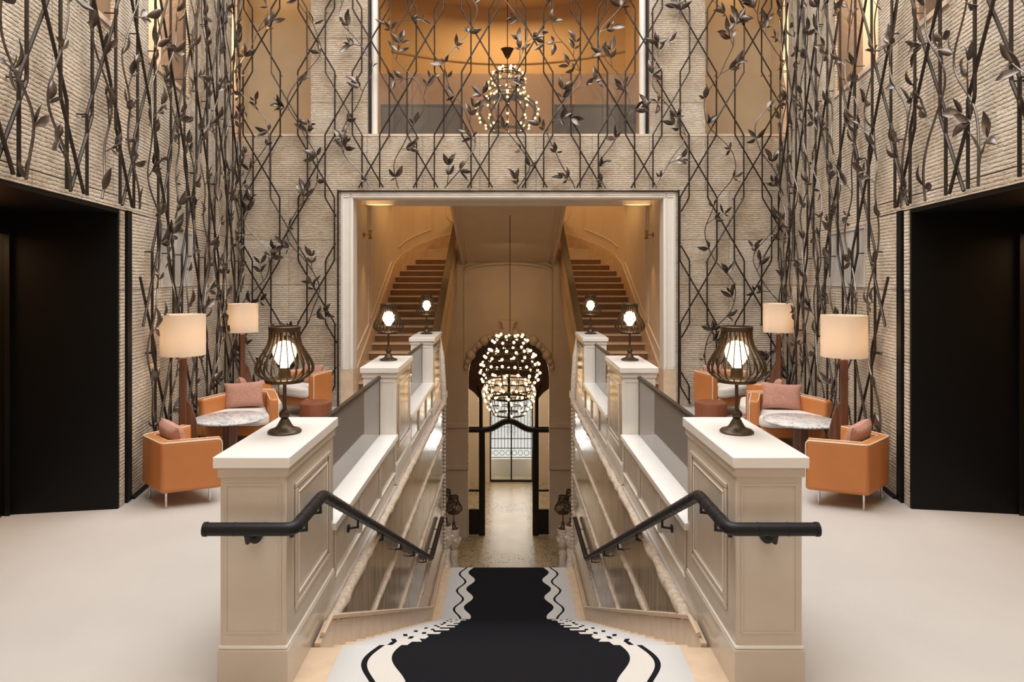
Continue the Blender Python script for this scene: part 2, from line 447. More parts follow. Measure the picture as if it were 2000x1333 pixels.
# side bays: plain tan recess behind the trellis
for s, a, b in ((-1, XL-.3, -3.365), (1, 3.39, XR+.3)):
    m = MB().box(a-.1, b+.1, 13.0, 13.1, 4.5, 9).box(a-.1, a, BW+.42, 13, 4.5, 9).box(b, b+.1, BW+.42, 13, 4.5, 9).box(a, b, B1, 13, 4.45, 4.6)
    struct('wall_bay_'+SIDE[s], m, 'tan_plaster')
    area('bay_light', ((a+b)/2+s*.1, 12.5, 7.9), (0, 0, 0), .5, .4, 6, (1.0, .62, .28))

# upper room behind the central window
m = MB()
NA = 24; arc = []
for i in range(NA+1):
    a = -1+2*i/NA; x = X0+a*2.7; arc.append((x, 16.2-.95*a*a))
outer = [(x, y+.15) for x, y in arc][::-1]
m.prism(arc+outer, 4.4, 8.6)
ub = struct('wall_apse', m, 'amber_plaster', smooth=True)
MB().tube([(x, y-.02, 7.28) for x, y in arc], .022, 6).build('cornice', 'tan_plaster', ub)
struct('wall_apse_left', MB().box(-2.75, -2.6, B1, 15.6, 4.4, 8.6), 'amber_plaster')
struct('wall_apse_right', MB().box(2.64, 2.79, B1, 15.6, 4.4, 8.6), 'amber_plaster')
struct('floor_upper', MB().box(-2.95, 2.99, B1, 16.4, 4.25, 4.5), 'flight_stone')
struct('ceiling_upper', MB().box(-2.95, 2.99, B1, 16.6, 8.6, 8.7), 'amber_plaster')
m = MB()
win = MB().lathe([(.058, 4.664), (.058, 8.6)], 16, (-2.31, BW+.20, 0)).lathe([(.058, 4.664), (.058, 8.6)], 16, (2.35, BW+.20, 0))
wo = struct('window_7', win, 'white_lacquer', smooth=True)
for x in (-2.385, 2.425): MB().box(x-.012, x+.012, BW+.1, BW+.34, 4.664, 8.6).build('jamb_strip', 'black_metal', wo)
for i in range(4):
    x0 = -2.24+i*1.13; MB().box(x0+.006, x0+1.124, BW+.19, BW+.205, 4.664, 5.75).build('guard_pane', 'guard_glass', wo)
for s in (-1, 1):
    t = thing('stair_guard', 'black framed glass guard inside the upper room, %s of the chandelier' % SIDE[s], 'railing', (X0+s*1.65, 13.0, 4.5))
    MB().box(-.74, .74, -.012, .012, .04, .93).build('glass_pane', 'dark_glass', t)
    MB().box(-.78, .78, -.02, .02, .94, 1.0).build('top_rail', 'black_metal', t)
    for x in (-.76, .76): MB().box(x-.02, x+.02, -.02, .02, 0, .94).build('post', 'black_metal', t)
    MB().tube([(-s*.76, .02, .97), (-s*.66, .02, 0)], .014, 6).build('brace', 'black_metal', t)

# ------------------------------------------------------------------ lower opening frame, stair hall shell
m = MB()
m.box(OL-.0, OL+.215, BW+.015, BW+.32, .62, OZ).box(OR-.215, OR, BW+.015, BW+.32, .62, OZ).box(OL+.215, OR-.215, BW+.015, BW+.32, OZ-.11, OZ)
fr = struct('trim_3', m, 'white_lacquer', bevel=.008)
for x0, x1 in ((OL+.03, OL+.05), (OL+.165, OL+.185), (OR-.05, OR-.03), (OR-.185, OR-.165)):
    MB().box(x0, x1, BW-.0, BW+.015, .66, OZ-.03).build('moulding', 'white_lacquer', fr)
for z in (OZ-.05, OZ-.09): MB().box(OL+.05, OR-.05, BW, BW+.015, z, z+.018).build('moulding', 'white_lacquer', fr)
for x0, x1 in ((OL, OL+.215), (OR-.215, OR)): MB().box(x0, x1, BW+.015, BW+.32, 0, .62).build('plinth', 'step_stone', fr)
for x in (OL-.012, OR+.012): MB().box(x-.014, x+.014, BW-.13, BW-.10, 0.01, OZ+.02).build('edge_bar', 'rod_bronze', fr)
MB().box(OL-.02, OR+.02, BW-.03, BW-.004, OZ+.0, OZ+.02).build('edge_bar', 'rod_bronze', fr)
HW = 2.95; HZ = 6.0
def hall_x(y):          # inner face of the hall wall (distance from the axis)
    pts = [(11.9, 2.95), (17.55, 2.95), (18.1, 2.84), (18.6, 2.55), (19.1, 2.05), (19.5, 1.5), (19.8, .9), (19.95, 0)]
    for (y0, a0), (y1, a1) in zip(pts, pts[1:]):
        if y0 <= y <= y1: return a0+(a1-a0)*(y-y0)/(y1-y0)
    return 2.95 if y < 12 else 0
for s in (-1, 1):
    inner = [(X0+s*2.95, 12.0)] + [(X0+s*hall_x(y), y) for y in (17.55, 17.8, 18.1, 18.35, 18.6, 18.85, 19.1, 19.3, 19.5, 19.65, 19.8, 19.95)]
    outr = [(X0, 20.15), (X0+s*1.0, 20.05), (X0+s*1.7, 19.7), (X0+s*2.3, 19.3), (X0+s*2.8, 18.8), (X0+s*3.15, 18.0), (X0+s*3.15, 12.0)]
    poly = inner+outr
    if s > 0: poly = poly
    m = MB().prism(poly, -.05, HZ)
    hw = struct('wall_hall_'+SIDE[s], m, 'cream_plaster')
    # panel mouldings and rake skirting on that wall
    def strip(pts, r=.016): MB().tube([(X0+s*(a-.008), y, z) for a, y, z in pts], r, 6).build('moulding', 'cream_plaster', hw)
    def rk(y, up): return .16*(y-12.97)/.33+up
    for y0, y1 in ((12.15, 13.0), (13.15, 14.35), (14.55, 17.2)):
        z0a, z0b = max(.75, rk(y0, .55)), max(.75, rk(y1, .55))
        strip([(HW, y0, z0a), (HW, y1, z0b), (HW, y1, 4.1), (HW, y0, 4.1), (HW, y0, z0a)])
    ys = [17.9, 18.2, 18.5, 18.8, 19.0]
    strip([(hall_x(y), y, rk(y, .62)) for y in ys]+[(hall_x(19.0), 19.0, 4.9)])
    strip([(hall_x(y), y, z) for y, z in ((19.3, 4.2), (19.32, 3.95), (19.38, 3.82), (19.46, 3.78), (19.54, 3.82), (19.6, 3.95), (19.62, 4.2))])
    sk = [12.4, 13, 14, 15, 16, 17, 17.55, 17.8, 18.1, 18.35, 18.6, 18.85, 19.1, 19.3, 19.5, 19.65]
    m = MB(); b = 0
    for y in sk:
        a = hall_x(y); zt = max(.22, rk(y, .34))
        for n in (0.0, .035):
            for z in (zt-.5, zt): m.v.append((X0+s*(a-n), y - (n*.6 if y > 18 else 0), z))
    for i in range(len(sk)-1):
        o = i*4; p = o+4
        m.f += [(o+2, p+2, p+3, o+3), (o+3, p+3, p+1, o+1)]
    m.build('skirting', 'step_stone', hw)
    # sconce
    sc = thing('wall_sconce', 'small brass wall sconce on the cream panelling above the %s flight' % SIDE[s], 'sconce', (X0+s*2.94, 13.9, 3.08), 0, 'brass sconces')
    MB().lathe([(.045, 0), (.05, .01), (.03, .02)], 14).build('wall_plate', 'brass', sc, smooth=True).rotation_euler = (0, -s*PI/2, 0)
    MB().tube([(0, 0, 0), (-s*.09, 0, 0), (-s*.13, 0, .0)], .010, 8).build('arm', 'brass', sc, smooth=True)
    MB().lathe([(.045, -.09), (.022, -.02), (.022, .02), (.045, .09)], 14, (-s*.13, 0, 0)).build('shade', 'brass', sc, smooth=True)
    for dz, rx in ((.12, PI), (-.12, 0)):
        d = bpy.data.lights.new('sconce_beam', 'SPOT'); d.energy = 45; d.color = WARM; d.spot_size = 1.1; d.spot_blend = .6; d.shadow_soft_size = .02
        o = bpy.data.objects.new('sconce_beam', d); COL.objects.link(o); o.location = (X0+s*2.81, 13.9, 3.08+dz); o.rotation_euler = (rx, -s*(-.25 if dz < 0 else .25), 0)
m = MB().box(-3.1, 3.14, 12.0, 17.3, 4.22, 4.26); m.box(-3.1, 3.14, 17.3, 20.2, HZ, HZ+.1); m.box(-3.1, 3.14, 17.25, 17.3, 4.22, HZ)
struct('ceiling_hall', m, 'cream_plaster')
struct('trim_4', MB().box(-2.93, 2.97, 14.0, 14.28, 3.70, 4.22).box(-2.93, 2.97, 13.94, 14.0, 3.86, 4.22), 'white_lacquer', bevel=.01)

# ------------------------------------------------------------------ floors and stair cut-out
struct('floor', MB().box(-6.2, X0-1.19, -4, 12.0, -.12, 0).box(X0+1.19, 6.3, -4, 12.0, -.12, 0).box(X0-1.19, X0+1.19, -4, 3.05, -.12, 0), 'carpet')
for s in (-1, 1):
    struct('floor_landing_'+SIDE[s], MB().box(X0+s*1.19, X0+s*2.97, 12.0, 13.32, -.12, 0), 'step_stone')
    MB()
struct('floor_stairhead', MB().box(X0-1.19, X0+1.19, 3.05, 4.06, -.13, 0), 'step_stone')
struct('floor_lower', MB().box(-4, 4, 12.4, 27.5, -5.15, -5.0), 'mosaic_floor')

# main staircase down
RZ, TY, Y0, NS = .159, .336, 4.05, 18
st = thing('staircase', 'wide beige stone staircase descending between the two polished walls', 'staircase', (X0, Y0, -2.86))
for k in range(1, NS):
    y = (k-1)*TY; z = 2.86-RZ*k
    MB().box(-1.185, 1.185, y+.0, y+TY-.001, z-.28, z).build('step', 'step_stone', st)
MB().box(-1.185, 1.185, (NS-1)*TY, 11.87-Y0, -.28, 0).build('landing', 'step_stone', st)
lf = thing('lower_staircase', 'lower flight of stone steps dropping from the landing to the entrance lobby', 'staircase', (X0, 11.86, -5))
for k in range(1, 13):
    y = (k-1)*.33; z = 2.14-.165*k
    MB().box(-.95, .95, y, y+.35, 0 if z < .3 else z-.3, z).build('step', 'step_stone', lf)
# carpet runner following the steps
prof = [(2.2, .0), (Y0+.0, 0)]
for k in range(1, NS+1):
    y = Y0+(k-1)*TY; prof += [(y+.001, -RZ*k)] if False else [(y, -RZ*(k-1)), (y, -RZ*k)]
prof += [(11.88, -2.862), (11.88, -3.02)]
clean = []
for p in prof:
    if not clean or (abs(p[0]-clean[-1][0])+abs(p[1]-clean[-1][1])) > 1e-4: clean.append(p)
m = MB(); e = .013; NX = 1
for y, z in clean:
    for x in (X0-1.0, X0+1.0): m.v.append((x, y+e, z+e))
for y, z in clean:
    for x in (X0-1.0, X0+1.0): m.v.append((x, y, z+.001))
n = len(clean)
for i in range(n-1):
    m.f.append((2*i, 2*i+1, 2*i+3, 2*i+2)); b = 2*n
    m.f.append((2*i, 2*i+2, b+2*i+2, b+2*i)); m.f.append((2*i+1, b+2*i+1, b+2*i+3, 2*i+3)); m.f.append((b+2*i, b+2*i+2, b+2*i+3, b+2*i+1))
m.f.append((0, 2*n, 2*n+1, 1)); m.f.append((2*n-2, 2*n-1, 4*n-1, 4*n-2))
tag(m.build('carpet_runner', 'runner_wool'), 'black carpet runner with wavy white and grey borders running down the stairs', 'carpet')

# polished walls of the stairwell
def moulding_prof(y0, y1, x, z, h, s, name, mat, parent, wob=True):
    m = MB(); N = 60 if wob else 1
    pts = []
    for i in range(N+1):
        y = y0+(y1-y0)*i/N; pts.append((x, y, z+(random.uniform(-.004, .004) if wob else 0)))
    m.tube(pts, [h*(1+(random.uniform(-.26, .26) if wob else 0)) for _ in pts], 8)
    return m.build(name, mat, parent, smooth=True)
for s in (-1, 1):
    xw = X0+s*1.19
    w_ = struct('wall_stairwell_'+SIDE[s], MB().box(xw, xw+s*.30, 4.06, 12.42, -3.2, -.125), 'wall_backing')
    zs = [-.125, -.66, -1.34, -2.0, -2.66, -3.1]
    for i in range(5):
        ys = [4.06, 5.7, 7.1, 8.5, 9.9, 11.2, 12.25]
        for j in range(6):
            if ys[j+1] < 4.06+(-zs[i+1]-.4)/.475-1.2 and False: continue
            MB().box(xw-s*.02, xw, ys[j]+.002, ys[j+1]-.002, zs[i+1]+.002, zs[i]-.002).build('marble_slab', 'polished_marble', w_)
    for z, y0 in ((-.05, 4.40), (-.66, 5.66), (-1.34, 7.08), (-2.0, 8.46)):
        moulding_prof(y0, 12.25, xw-s*.02, z, (.042 if z > -.1 else .030), s, 'carved_moulding', 'carved_stone', w_)
    # stepped skirting along the rake and the landing
    top = [(4.10, .02), (10.02, -2.80+.02), (12.2, -2.80+.02)]
    poly = [(4.07, -.16), (4.07, .02), (4.30, .04), (10.15, -2.72), (12.2, -2.72), (12.2, -2.9), (10.1, -3.0), (9.9, -2.98)]
    MB().prism(poly, xw-s*.055, xw-s*.02, 'x').build('skirting', 'step_stone', w_)
    MB().tube([(xw-s*.055, 4.12, .045), (xw-s*.055, 4.32, .055), (xw-s*.055, 10.15, -2.70), (xw-s*.055, 12.2, -2.70)], .016, 6).build('skirting_bead', 'step_stone', w_)
    # carved pilaster closing the wall at its far end
    pl = thing('carved_pilaster', 'pale carved pilaster edge closing the %s stairwell wall above the landing' % SIDE[s], 'pilaster', (xw, 12.33, -3.2))
    MB().box(-.03, .30*s, -.07, .07, 0, 3.2).build('shaft', 'carved_stone', pl, bevel=.01)
    bm = MB()
    for i in range(46):
        bm.lathe([(.012, -.036), (.024, -.02), (.027, 0), (.024, .02), (.012, .036)], 8, (-s*.035, 0, .05+i*.069))
    bm.build('bead_chain', 'carved_stone', pl, smooth=True, kind='stuff')
    MB().tube([(-s*.02, 0, 3.1), (s*.0, .1, 3.5), (s*.05, .35, 3.95), (s*.16, .8, 4.3)], [.05, .055, .05, .045], 8).build('scroll', 'carved_stone', pl, smooth=True)

# ------------------------------------------------------------------ piers, low walls, glass
PY = [(3.61, 4.656), (7.22, 8.34), (10.8, 12.05)]
NTH = ['nearest', 'middle', 'farthest']
def frame_mould(mb, plane, a0, a1, z0, z1, wd=.03, th=.012, axis='x', s=1):
    for (p, q, u, v) in ((a0, a1, z0, z0+wd), (a0, a1, z1-wd, z1), (a0, a0+wd, z0+wd, z1-wd), (a1-wd, a1, z0+wd, z1-wd)):
        if axis == 'x': mb.box(plane, plane-s*th, p, q, u, v)
        else: mb.box(p, q, plane-th, plane, u, v)
for s in (-1, 1):
    for k, (ya, yb) in enumerate(PY):
        p = thing('stone_pier', '%s pale pier with white cap on the %s side of the stairs' % (NTH[k], SIDE[s]), 'pier', (X0+s*1.377, ya, 0), 0, 'piers beside the stairs')
        L = yb-ya; i_, o_ = -s*.177, s*.177           # inner (stair) and outer face
        lo = -.12 if k == 0 else -.12
        mt = 'pier_lacquer' if k == 0 else 'white_lacquer'
        MB().box(i_, o_, .035, L-.03, 0, 1.17).build('body', mt, p, bevel=.006)
        MB().box(i_-s*.013, o_+s*.013, .02, L-.018, 1.135, 1.19).build('neck_moulding', mt, p, bevel=.01)
        MB().box(i_-s*.026, o_+s*.026, 0, L, 1.19, 1.25).build('cap', 'white_cap', p, bevel=.005)
        MB().box(i_-s*.012, o_+s*.012, .022, L-.03, -.119 if False else 0, .215).build('base', mt, p, bevel=.004)
        MB().box(i_-s*.008, o_+s*.008, .026, L-.03, .215, .236).build('base_bead', 'white_lacquer', p, bevel=.008)
        # inner side panel: recessed field inside a moulded frame
        m = MB(); frame_mould(m, i_, .17, L-.14, .36, 1.06, .028, .014, 'x', s); m.build('panel_frame', 'pier_lacquer', p, bevel=.005)
        m = MB(); frame_mould(m, i_, .23, L-.20, .42, 1.00, .012, .010, 'x', s); m.build('panel_bead', 'white_lacquer', p, bevel=.004)
        m = MB(); frame_mould(m, .035, -.15, .15, .30, 1.10, .010, .005, 'y'); m.build('front_panel_frame', mt, p)
        if k == 0: MB().box(i_-s*.004, i_+s*.06, .455, L-.01, -.13, 0).build('base_drop', 'pier_lacquer', p)
        if k > 0: MB().box(i_-s*.004, i_+s*.06, .0, L, -.125, 0).build('base_drop', 'polished_marble', p)
        if k > 0: MB().box(i_-s*.004, i_, .04, L-.04, .02, 1.13).build('inner_face', 'polished_marble', p)
    for k in range(2):
        ya, yb = PY[k][1]-.03, PY[k+1][0]+.03; L = yb-ya
        p = thing('low_wall', '%s panelled low wall with white ledge on the %s side of the stairs' % (('nearer', 'farther')[k], SIDE[s]), 'low wall', (X0+s*1.377, ya, 0), 0, 'low walls between piers')
        i_, o_ = -s*.177, s*.177
        MB().box(i_+s*.012, o_, .0, L, -.124, .485).build('body', 'pier_lacquer' if k == 0 else 'polished_marble', p)
        MB().box(i_-s*.02, o_+s*.02, 0, L, .486, .536).build('ledge', 'white_cap', p, bevel=.004)
        nn = 3
        for j in range(nn):
            a0, a1 = .06+j*(L-.08)/nn, .02+(j+1)*(L-.08)/nn
            m = MB(); frame_mould(m, i_+s*.012, a0, a1, .125, .46, .022, .014, 'x', s); m.build('panel_frame', 'pier_lacquer', p, bevel=.005)
            m = MB(); m.box(i_+s*.012, i_-s*.006, a0, a1, .135, .152); m.build('panel_bead', 'white_lacquer', p, bevel=.003)
        gp = thing('glass_balustrade', '%s grey glass balustrade with dark top rail on the %s ledge' % (('nearer', 'farther')[k], SIDE[s]), 'balustrade', (X0+s*1.377, ya+.03, .536), 0, 'glass balustrades')
        MB().box(-.006, .006, 0.002, L-.065, .002, .585).build('glass_pane', 'grey_glass', gp)
        MB().box(-.022, .022, 0.002, L-.06, .585, .625).build('top_rail', 'bronze', gp, bevel=.012)
        MB().box(-.010, .010, L-.072, L-.06, .0, .585).build('end_channel', 'bronze', gp)

# handrails
for s in (-1, 1):
    h = thing('handrail', 'black leather wrapped handrail bending down the %s wall of the stairs' % SIDE[s], 'handrail', (X0+s*1.377, 3.5, .91), 0, 'leather wrapped handrails')
    ax, ay, az = X0+s*1.377, 3.5, .91
    def Lc(x, y, z): return (X0+s*x-ax, y-ay, z-az)
    path = [(1.57, 3.5, .91), (1.115, 3.5, .91), (1.115, 4.05, .91), (1.115, 9.82, -1.84), (1.115, 11.44, -1.84)]
    m = MB()
    V = [Vector(Lc(*q)) for q in path]; P = [V[0]]
    for i in range(1, len(V)-1):
        a = (V[i-1]-V[i]).normalized(); b = (V[i+1]-V[i]).normalized(); r = .05
        p0, p1 = V[i]+a*r, V[i]+b*r
        for q in range(7):
            t = q/6; P.append(p0*(1-t)**2+V[i]*2*t*(1-t)+p1*t*t)
    P.append(V[-1])
    MB().tube(P, .0335, 14).build('grip', 'rail_leather', h, smooth=True)
    for q, d in ((V[0], Vector((s, 0, 0))), (V[-1], Vector((0, 1, 0)))):
        MB().tube([q-d*.012, q+d*.006], .0365, 14).build('end_cap', 'rail_leather', h, smooth=True)
    m = MB()
    for i in range(len(V)-1):
        d = V[i+1]-V[i]; n = max(2, int(d.length/.13)); 
        for j in range(1, n):
            c = V[i]+d*(j/n); u = d.normalized(); m.tube([c-u*.004, c+u*.004], .0347, 14, cap=True)
    m.build('leather_seam', 'rail_leather', h, smooth=True, kind='stuff')
    def bracket(y, z, front=False):
        if front:
            c = Vector(Lc(1.36, 3.5, .91)); 
            mm = MB().tube([c+Vector((0, 0, -.03)), c+Vector((0, .02, -.075)), c+Vector((0, .13, -.085))], .011, 8)
            mm.tube([c+Vector((0, .118, -.085)), c+Vector((0, .143, -.085))], .036, 16)
        else:
            c = Vector(Lc(1.115, y, z)); wx = s*.075 if y > 4.7 else s*.082
            mm = MB().tube([c+Vector((0, 0, -.03)), c+Vector((0, 0, -.085)), c+Vector((wx, 0, -.095))], .008, 8)
            mm.tube([c+Vector((wx-s*.012, 0, -.095)), c+Vector((wx, 0, -.095))], .03, 14)
        mm.build('bracket', 'black_metal', h, smooth=True)
    bracket(0, 0, True)
    for y in (3.72, 4.0): bracket(y, .91)
    for y in (5.0, 6.0, 7.0, 8.0, 9.2): bracket(y, .91-(y-4.05)*.4766)
    for y in (10.4, 11.2): bracket(y, -1.84)

# ------------------------------------------------------------------ upper flights and centre of the hall
for s in (-1, 1):
    f = thing('upper_staircase', 'brown stone flight climbing behind the opening on the %s' % SIDE[s], 'staircase', (X0+s*2.2, 13.3, 0), 0, 'upper flights of stairs')
    for n in range(1, 21):
        y = 12.97+.33*n; z = .16*n; xo = min(2.95, max(hall_x(y), hall_x(y+.33))+.06)
        a, b = s*(1.5-2.2), s*(xo-2.2); yy = y-13.3
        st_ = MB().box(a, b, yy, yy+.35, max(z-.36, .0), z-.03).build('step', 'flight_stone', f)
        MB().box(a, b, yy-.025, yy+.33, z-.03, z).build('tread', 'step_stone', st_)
    pr = thing('stair_parapet', 'amber stone parapet with dark rail along the %s upper flight' % SIDE[s], 'parapet', (X0+s*1.48, 13.3, 0), 0, 'parapets of the upper flights')
    k_ = .16/.33
    def ln(y, up): return (y-13.3, k_*(y-12.97)+up)
    MB().prism([ln(12.4, -.55), ln(19.7, -1.1), ln(19.7, .60), ln(12.4, .60)], -.06, .06, 'x').build('wall', 'parapet_stone', pr)
    MB().prism([ln(12.4, .60), ln(19.7, .60), ln(19.7, .66), ln(12.4, .66)], -.075, .075, 'x').build('coping', 'bronze', pr)
    MB().prism([ln(12.4, -.02), ln(19.7, -.25), ln(19.7, -.12), ln(12.4, .06)], -s*.06, -s*.085, 'x').build('string_moulding', 'parapet_stone', pr)
# arch wall at the far end of the lower hall
AY = 18.86
arch = []
AH, AT = 1.14, .60
for i in range(25):
    a = PI*i/24; arch.append((X0+.02+AH*math.cos(a)*(1 if True else 0), -.55+(AT+.55)*math.sin(a)))
m = MB()
def arch_ring(mb, pts, y0, y1, xl, xr, zb, zt):
    # wall with an arched hole: quads from the arch outline to the rectangle outline
    outl = []
    for (x, z) in pts:
        outl.append((x, z))
    n = len(outl)
    rect = []
    for i in range(n):
        t = i/(n-1)
        L1, L2 = zt-(-.55), xr-xl; tot = 2*L1+L2; d = t*tot
        if d < L1: rect.append((xr, -.55+d))
        elif d < L1+L2: rect.append((xr-(d-L1), zt))
        else: rect.append((xl, zt-(d-L1-L2)))
    b = len(mb.v)
    for y in (y0, y1):
        mb.v += [(x, y, z) for x, z in outl]+[(x, y, z) for x, z in rect]
    for i in range(n-1):
        mb.f.append((b+i, b+i+1, b+n+i+1, b+n+i)); o = b+2*n
        mb.f.append((o+i, o+n+i, o+n+i+1, o+i+1)); mb.f.append((b+i, o+i, o+i+1, b+i+1))
arch_ring(m, arch, AY, AY+.5, X0-3.0, X0+3.0, -5, 3.0)
m.box(X0-3.0, X0+.02-AH, AY, AY+.5, -5, -.55); m.box(X0+.02+AH, X0+3.0, AY, AY+.5, -5, -.55)
wa = struct('wall_arch', m, 'hall_plaster')
for s in (-1, 1):
    for zz in (-5.0,):
        MB().box(X0+.02+s*(AH-.02), X0+s*2.4, AY-.05, AY, -1.95-.0, -1.82).build('impost_moulding', 'hall_plaster', wa, bevel=.015)
        MB().box(X0+.02+s*(AH-.03), X0+s*2.4, AY-.06, AY, -3.1, -2.98).build('impost_moulding', 'hall_plaster', wa, bevel=.015)
    MB().tube([(X0+s*1.20, AY, -.3), (X0+s*1.20, AY, 2.30)], .035, 8).build('corner_moulding', 'hall_plaster', wa, smooth=True)
    bm = MB()
    for i in range(40): bm.lathe([(.008, -.03), (.03, 0), (.008, .03)], 8, (X0+.02+s*(AH-.005), AY+.02, -3.0+i*.062))
    bm.build('bead_chain', 'carved_stone', wa, smooth=True, kind='stuff')
    m = MB()
    for i in range(9):
        a = .22+i*.15; x = X0+.02+s*(AH+.07)*math.cos(a); z = -.55+(AT+.62)*math.sin(a); r = .07+.035*((i*7) % 3)
        m.lathe([(.02, -r), (r*.8, -r*.6), (r, 0), (r*.8, r*.6), (.02, r)], 8, (x, AY-.03, z))
    m.build('carved_garland', 'hall_plaster', wa, smooth=True)
MB().tube([(x+(x-X0)*.10, AY-.02, -.55+(z+.55)*1.10) for x, z in arch[2:-2]], .05, 8).build('archivolt', 'hall_plaster', wa, smooth=True)
MB().prism([(-.10, .55), (.10, .55), (.17, .95), (.26, 1.02), (-.26, 1.02), (-.17, .95)], AY-.14, AY, 'y').build('keystone', 'hall_plaster', wa, bevel=.02).location = (X0, 0, 0)
cv = [(X0+1.2*math.cos(PI*i/16)*1.0, AY-.03, 2.38+.22*math.sin(PI*i/16)) for i in range(17)]
MB().tube(cv, .045, 8).build('cornice', 'hall_plaster', wa, smooth=True)
MB().tube([(x, y, z+.13) for x, y, z in cv], .022, 8).build('cornice', 'hall_plaster', wa, smooth=True)
# sloping soffit over the centre
m = MB().hexa([(X0-1.28, 14.28, 4.22), (X0+1.28, 14.28, 4.22), (X0+1.28, AY, 2.62), (X0-1.28, AY, 2.62), (X0-1.28, 14.28, 4.3), (X0+1.28, 14.28, 4.3), (X0+1.28, AY, 3.0), (X0-1.28, AY, 3.0)])
so = struct('ceiling_soffit', m, 'hall_plaster')
for s in (-1, 1):
    MB().tube([(X0+s*1.10, 14.3, 4.20), (X0+s*1.10, AY, 2.61)], .022, 6).build('soffit_moulding', 'hall_plaster', so)
    MB().tube([(X0+s*1.26, 14.3, 4.20), (X0+s*1.26, AY, 2.60)], .05, 6).build('soffit_moulding', 'hall_plaster', so)
for s in (-1, 1):
    struct('wall_lower_'+SIDE[s], MB().box(X0+s*2.97, X0+s*3.15, 12.0, AY, -5, -.05), 'hall_plaster')
    struct('wall_vestibule_'+SIDE[s], MB().box(.1+s*1.75, .1+s*1.95, AY+.5, 24.0, -5, .8), 'cream_plaster')
struct('ceiling_vestibule', MB().box(-1.9, 2.1, AY+.5, 24.2, .8, .9), 'cream_plaster')
struct('wall_lower_front', MB().box(-3, -1.2, 12.3, 12.44, -5, -.13).box(1.24, 3, 12.3, 12.44, -5, -.13), 'hall_plaster')
for s in (-1, 1): struct('ceiling_lower_'+SIDE[s], MB().box(X0+s*1.5, X0+s*2.97, 12.44, 13.3, -.2, -.13), 'hall_plaster')

# iron screen in the arch
sc = thing('entrance_screen', 'black iron and glass screen filling the arch behind the chandelier', 'screen', (.04, AY+.25, -5))
def zz(z): return z+5
t_ = []
AI = [((x-.04)*.985, zz(z)-.01) for x, z in arch]
NI = len(AI)
cut = [(.80, zz(-1.2)), (.76, zz(-.95)), (.66, zz(-.72)), (.45, zz(-.58)), (.2, zz(-.52)), (0, zz(-.50)), (-.2, zz(-.52)), (-.45, zz(-.58)), (-.66, zz(-.72)), (-.76, zz(-.95)), (-.80, zz(-1.2))]
poly = AI + [(-1.12, zz(-.9)), (-.98, zz(-1.0))] + cut[::-1] + [(.98, zz(-1.0)), (1.12, zz(-.9))]
MB().prism(poly, -.04, .04, 'y').build('tympanum', 'brown_wood', sc)
for s in (-1, 1):
    MB().box(s*.75-.085, s*.75+.085, -.07, .07, 0, zz(-2.0)).build('post', 'black_metal', sc, bevel=.01)
    MB().tube([(s*.78, 0, zz(-2.0)), (s*.78, 0, zz(-1.2)), (s*.82, 0, zz(-1.0)), (s*.9, 0, zz(-.8))], .055, 8).build('upper_post', 'black_metal', sc, smooth=True)
    MB().box(s*.83, s*1.12, -.03, .03, 0.02, .72).build('kick_panel', 'black_metal', sc)
    MB().box(s*.83, s*1.12, -.03, .03, 1.22, 1.27).build('rail', 'black_metal', sc)
    MB().box(s*.84, s*1.11, -.006, .006, .72, 2.9).build('glass_pane', 'clear_glass', sc)
    MB().box(s*.85, s*1.11, -.006, .006, 3.06, 4.05).build('glass_pane', 'clear_glass', sc)
hd = []
for i in range(33):
    x = -1.12+2.24*i/32; hd.append((x, 0, zz(-2.05)+(.24*(.5+.5*math.cos(PI*x/.62)) if abs(x) < .62 else 0)))
MB().tube(hd, .085, 8).build('header', 'black_metal', sc, smooth=True)
MB().box(-.035, .035, -.035, .035, zz(-1.8), zz(-.52)).build('centre_post', 'black_metal', sc)
# front wall with entrance doors, street beyond
EY = 24.0
m = MB().box(-1.9, -.62, EY, EY+.25, -5, .8).box(.90, 2.1, EY, EY+.25, -5, .8).box(-.62, .90, EY, EY+.25, -2.0, .8)
struct('wall_entrance', m, 'cream_plaster')
ed = MB().box(-.62, -.575, EY+.05, EY+.15, -5, -2.0).box(.855, .90, EY+.05, EY+.15, -5, -2.0).box(-.575, .855, EY+.05, EY+.15, -5, -4.93).box(.115, .165, EY+.05, EY+.15, -4.93, -2.05).box(-.575, .855, EY+.05, EY+.15, -2.05, -2.0)
dr = struct('door_3', ed, 'black_metal')
for a, b in ((-.572, .112), (.168, .852)):
    MB().box(a, b, EY+.095, EY+.103, -4.925, -2.055).build('glass_pane', 'clear_glass', dr)
gt = thing('street_gate', 'ornate iron gate seen through the entrance doors', 'gate', (.14, EY+.9, -5))
for i in range(15):
    x = -.84+i*.12; MB().tube([(x, 0, .95), (x, 0, 3.1)], .011, 6).build('bar', 'bronze', gt)
for z in (.62, .97, 1.32, 3.05): MB().box(-.9, .9, -.015, .015, z, z+.03).build('rail', 'bronze', gt)
for i in range(8):
    c = -.78+i*.223; pts = [(c+.085*math.cos(a*.5), 0, .81+.085*math.sin(a*.5)) for a in range(0, 13)]
    MB().tube(pts, .010, 5, closed=True).build('scroll', 'bronze', gt)
for x in (-.72, -.10, .10, .72):
    for j in range(5):
        z = 1.45+j*.3; MB().tube([(x, -.012, z), (x+.06, -.012, z+.15), (x, -.012, z+.3), (x-.06, -.012, z+.15)], .008, 5, closed=True).build('lozenge', 'bronze', gt)
MB().box(-.95, .95, -.06, .06, 0, .60).build('base_panel', 'grille_metal', gt)
struct('floor_street', MB().box(-6, 6, 27.5, 40, -5.15, -5.02), 'pavement')
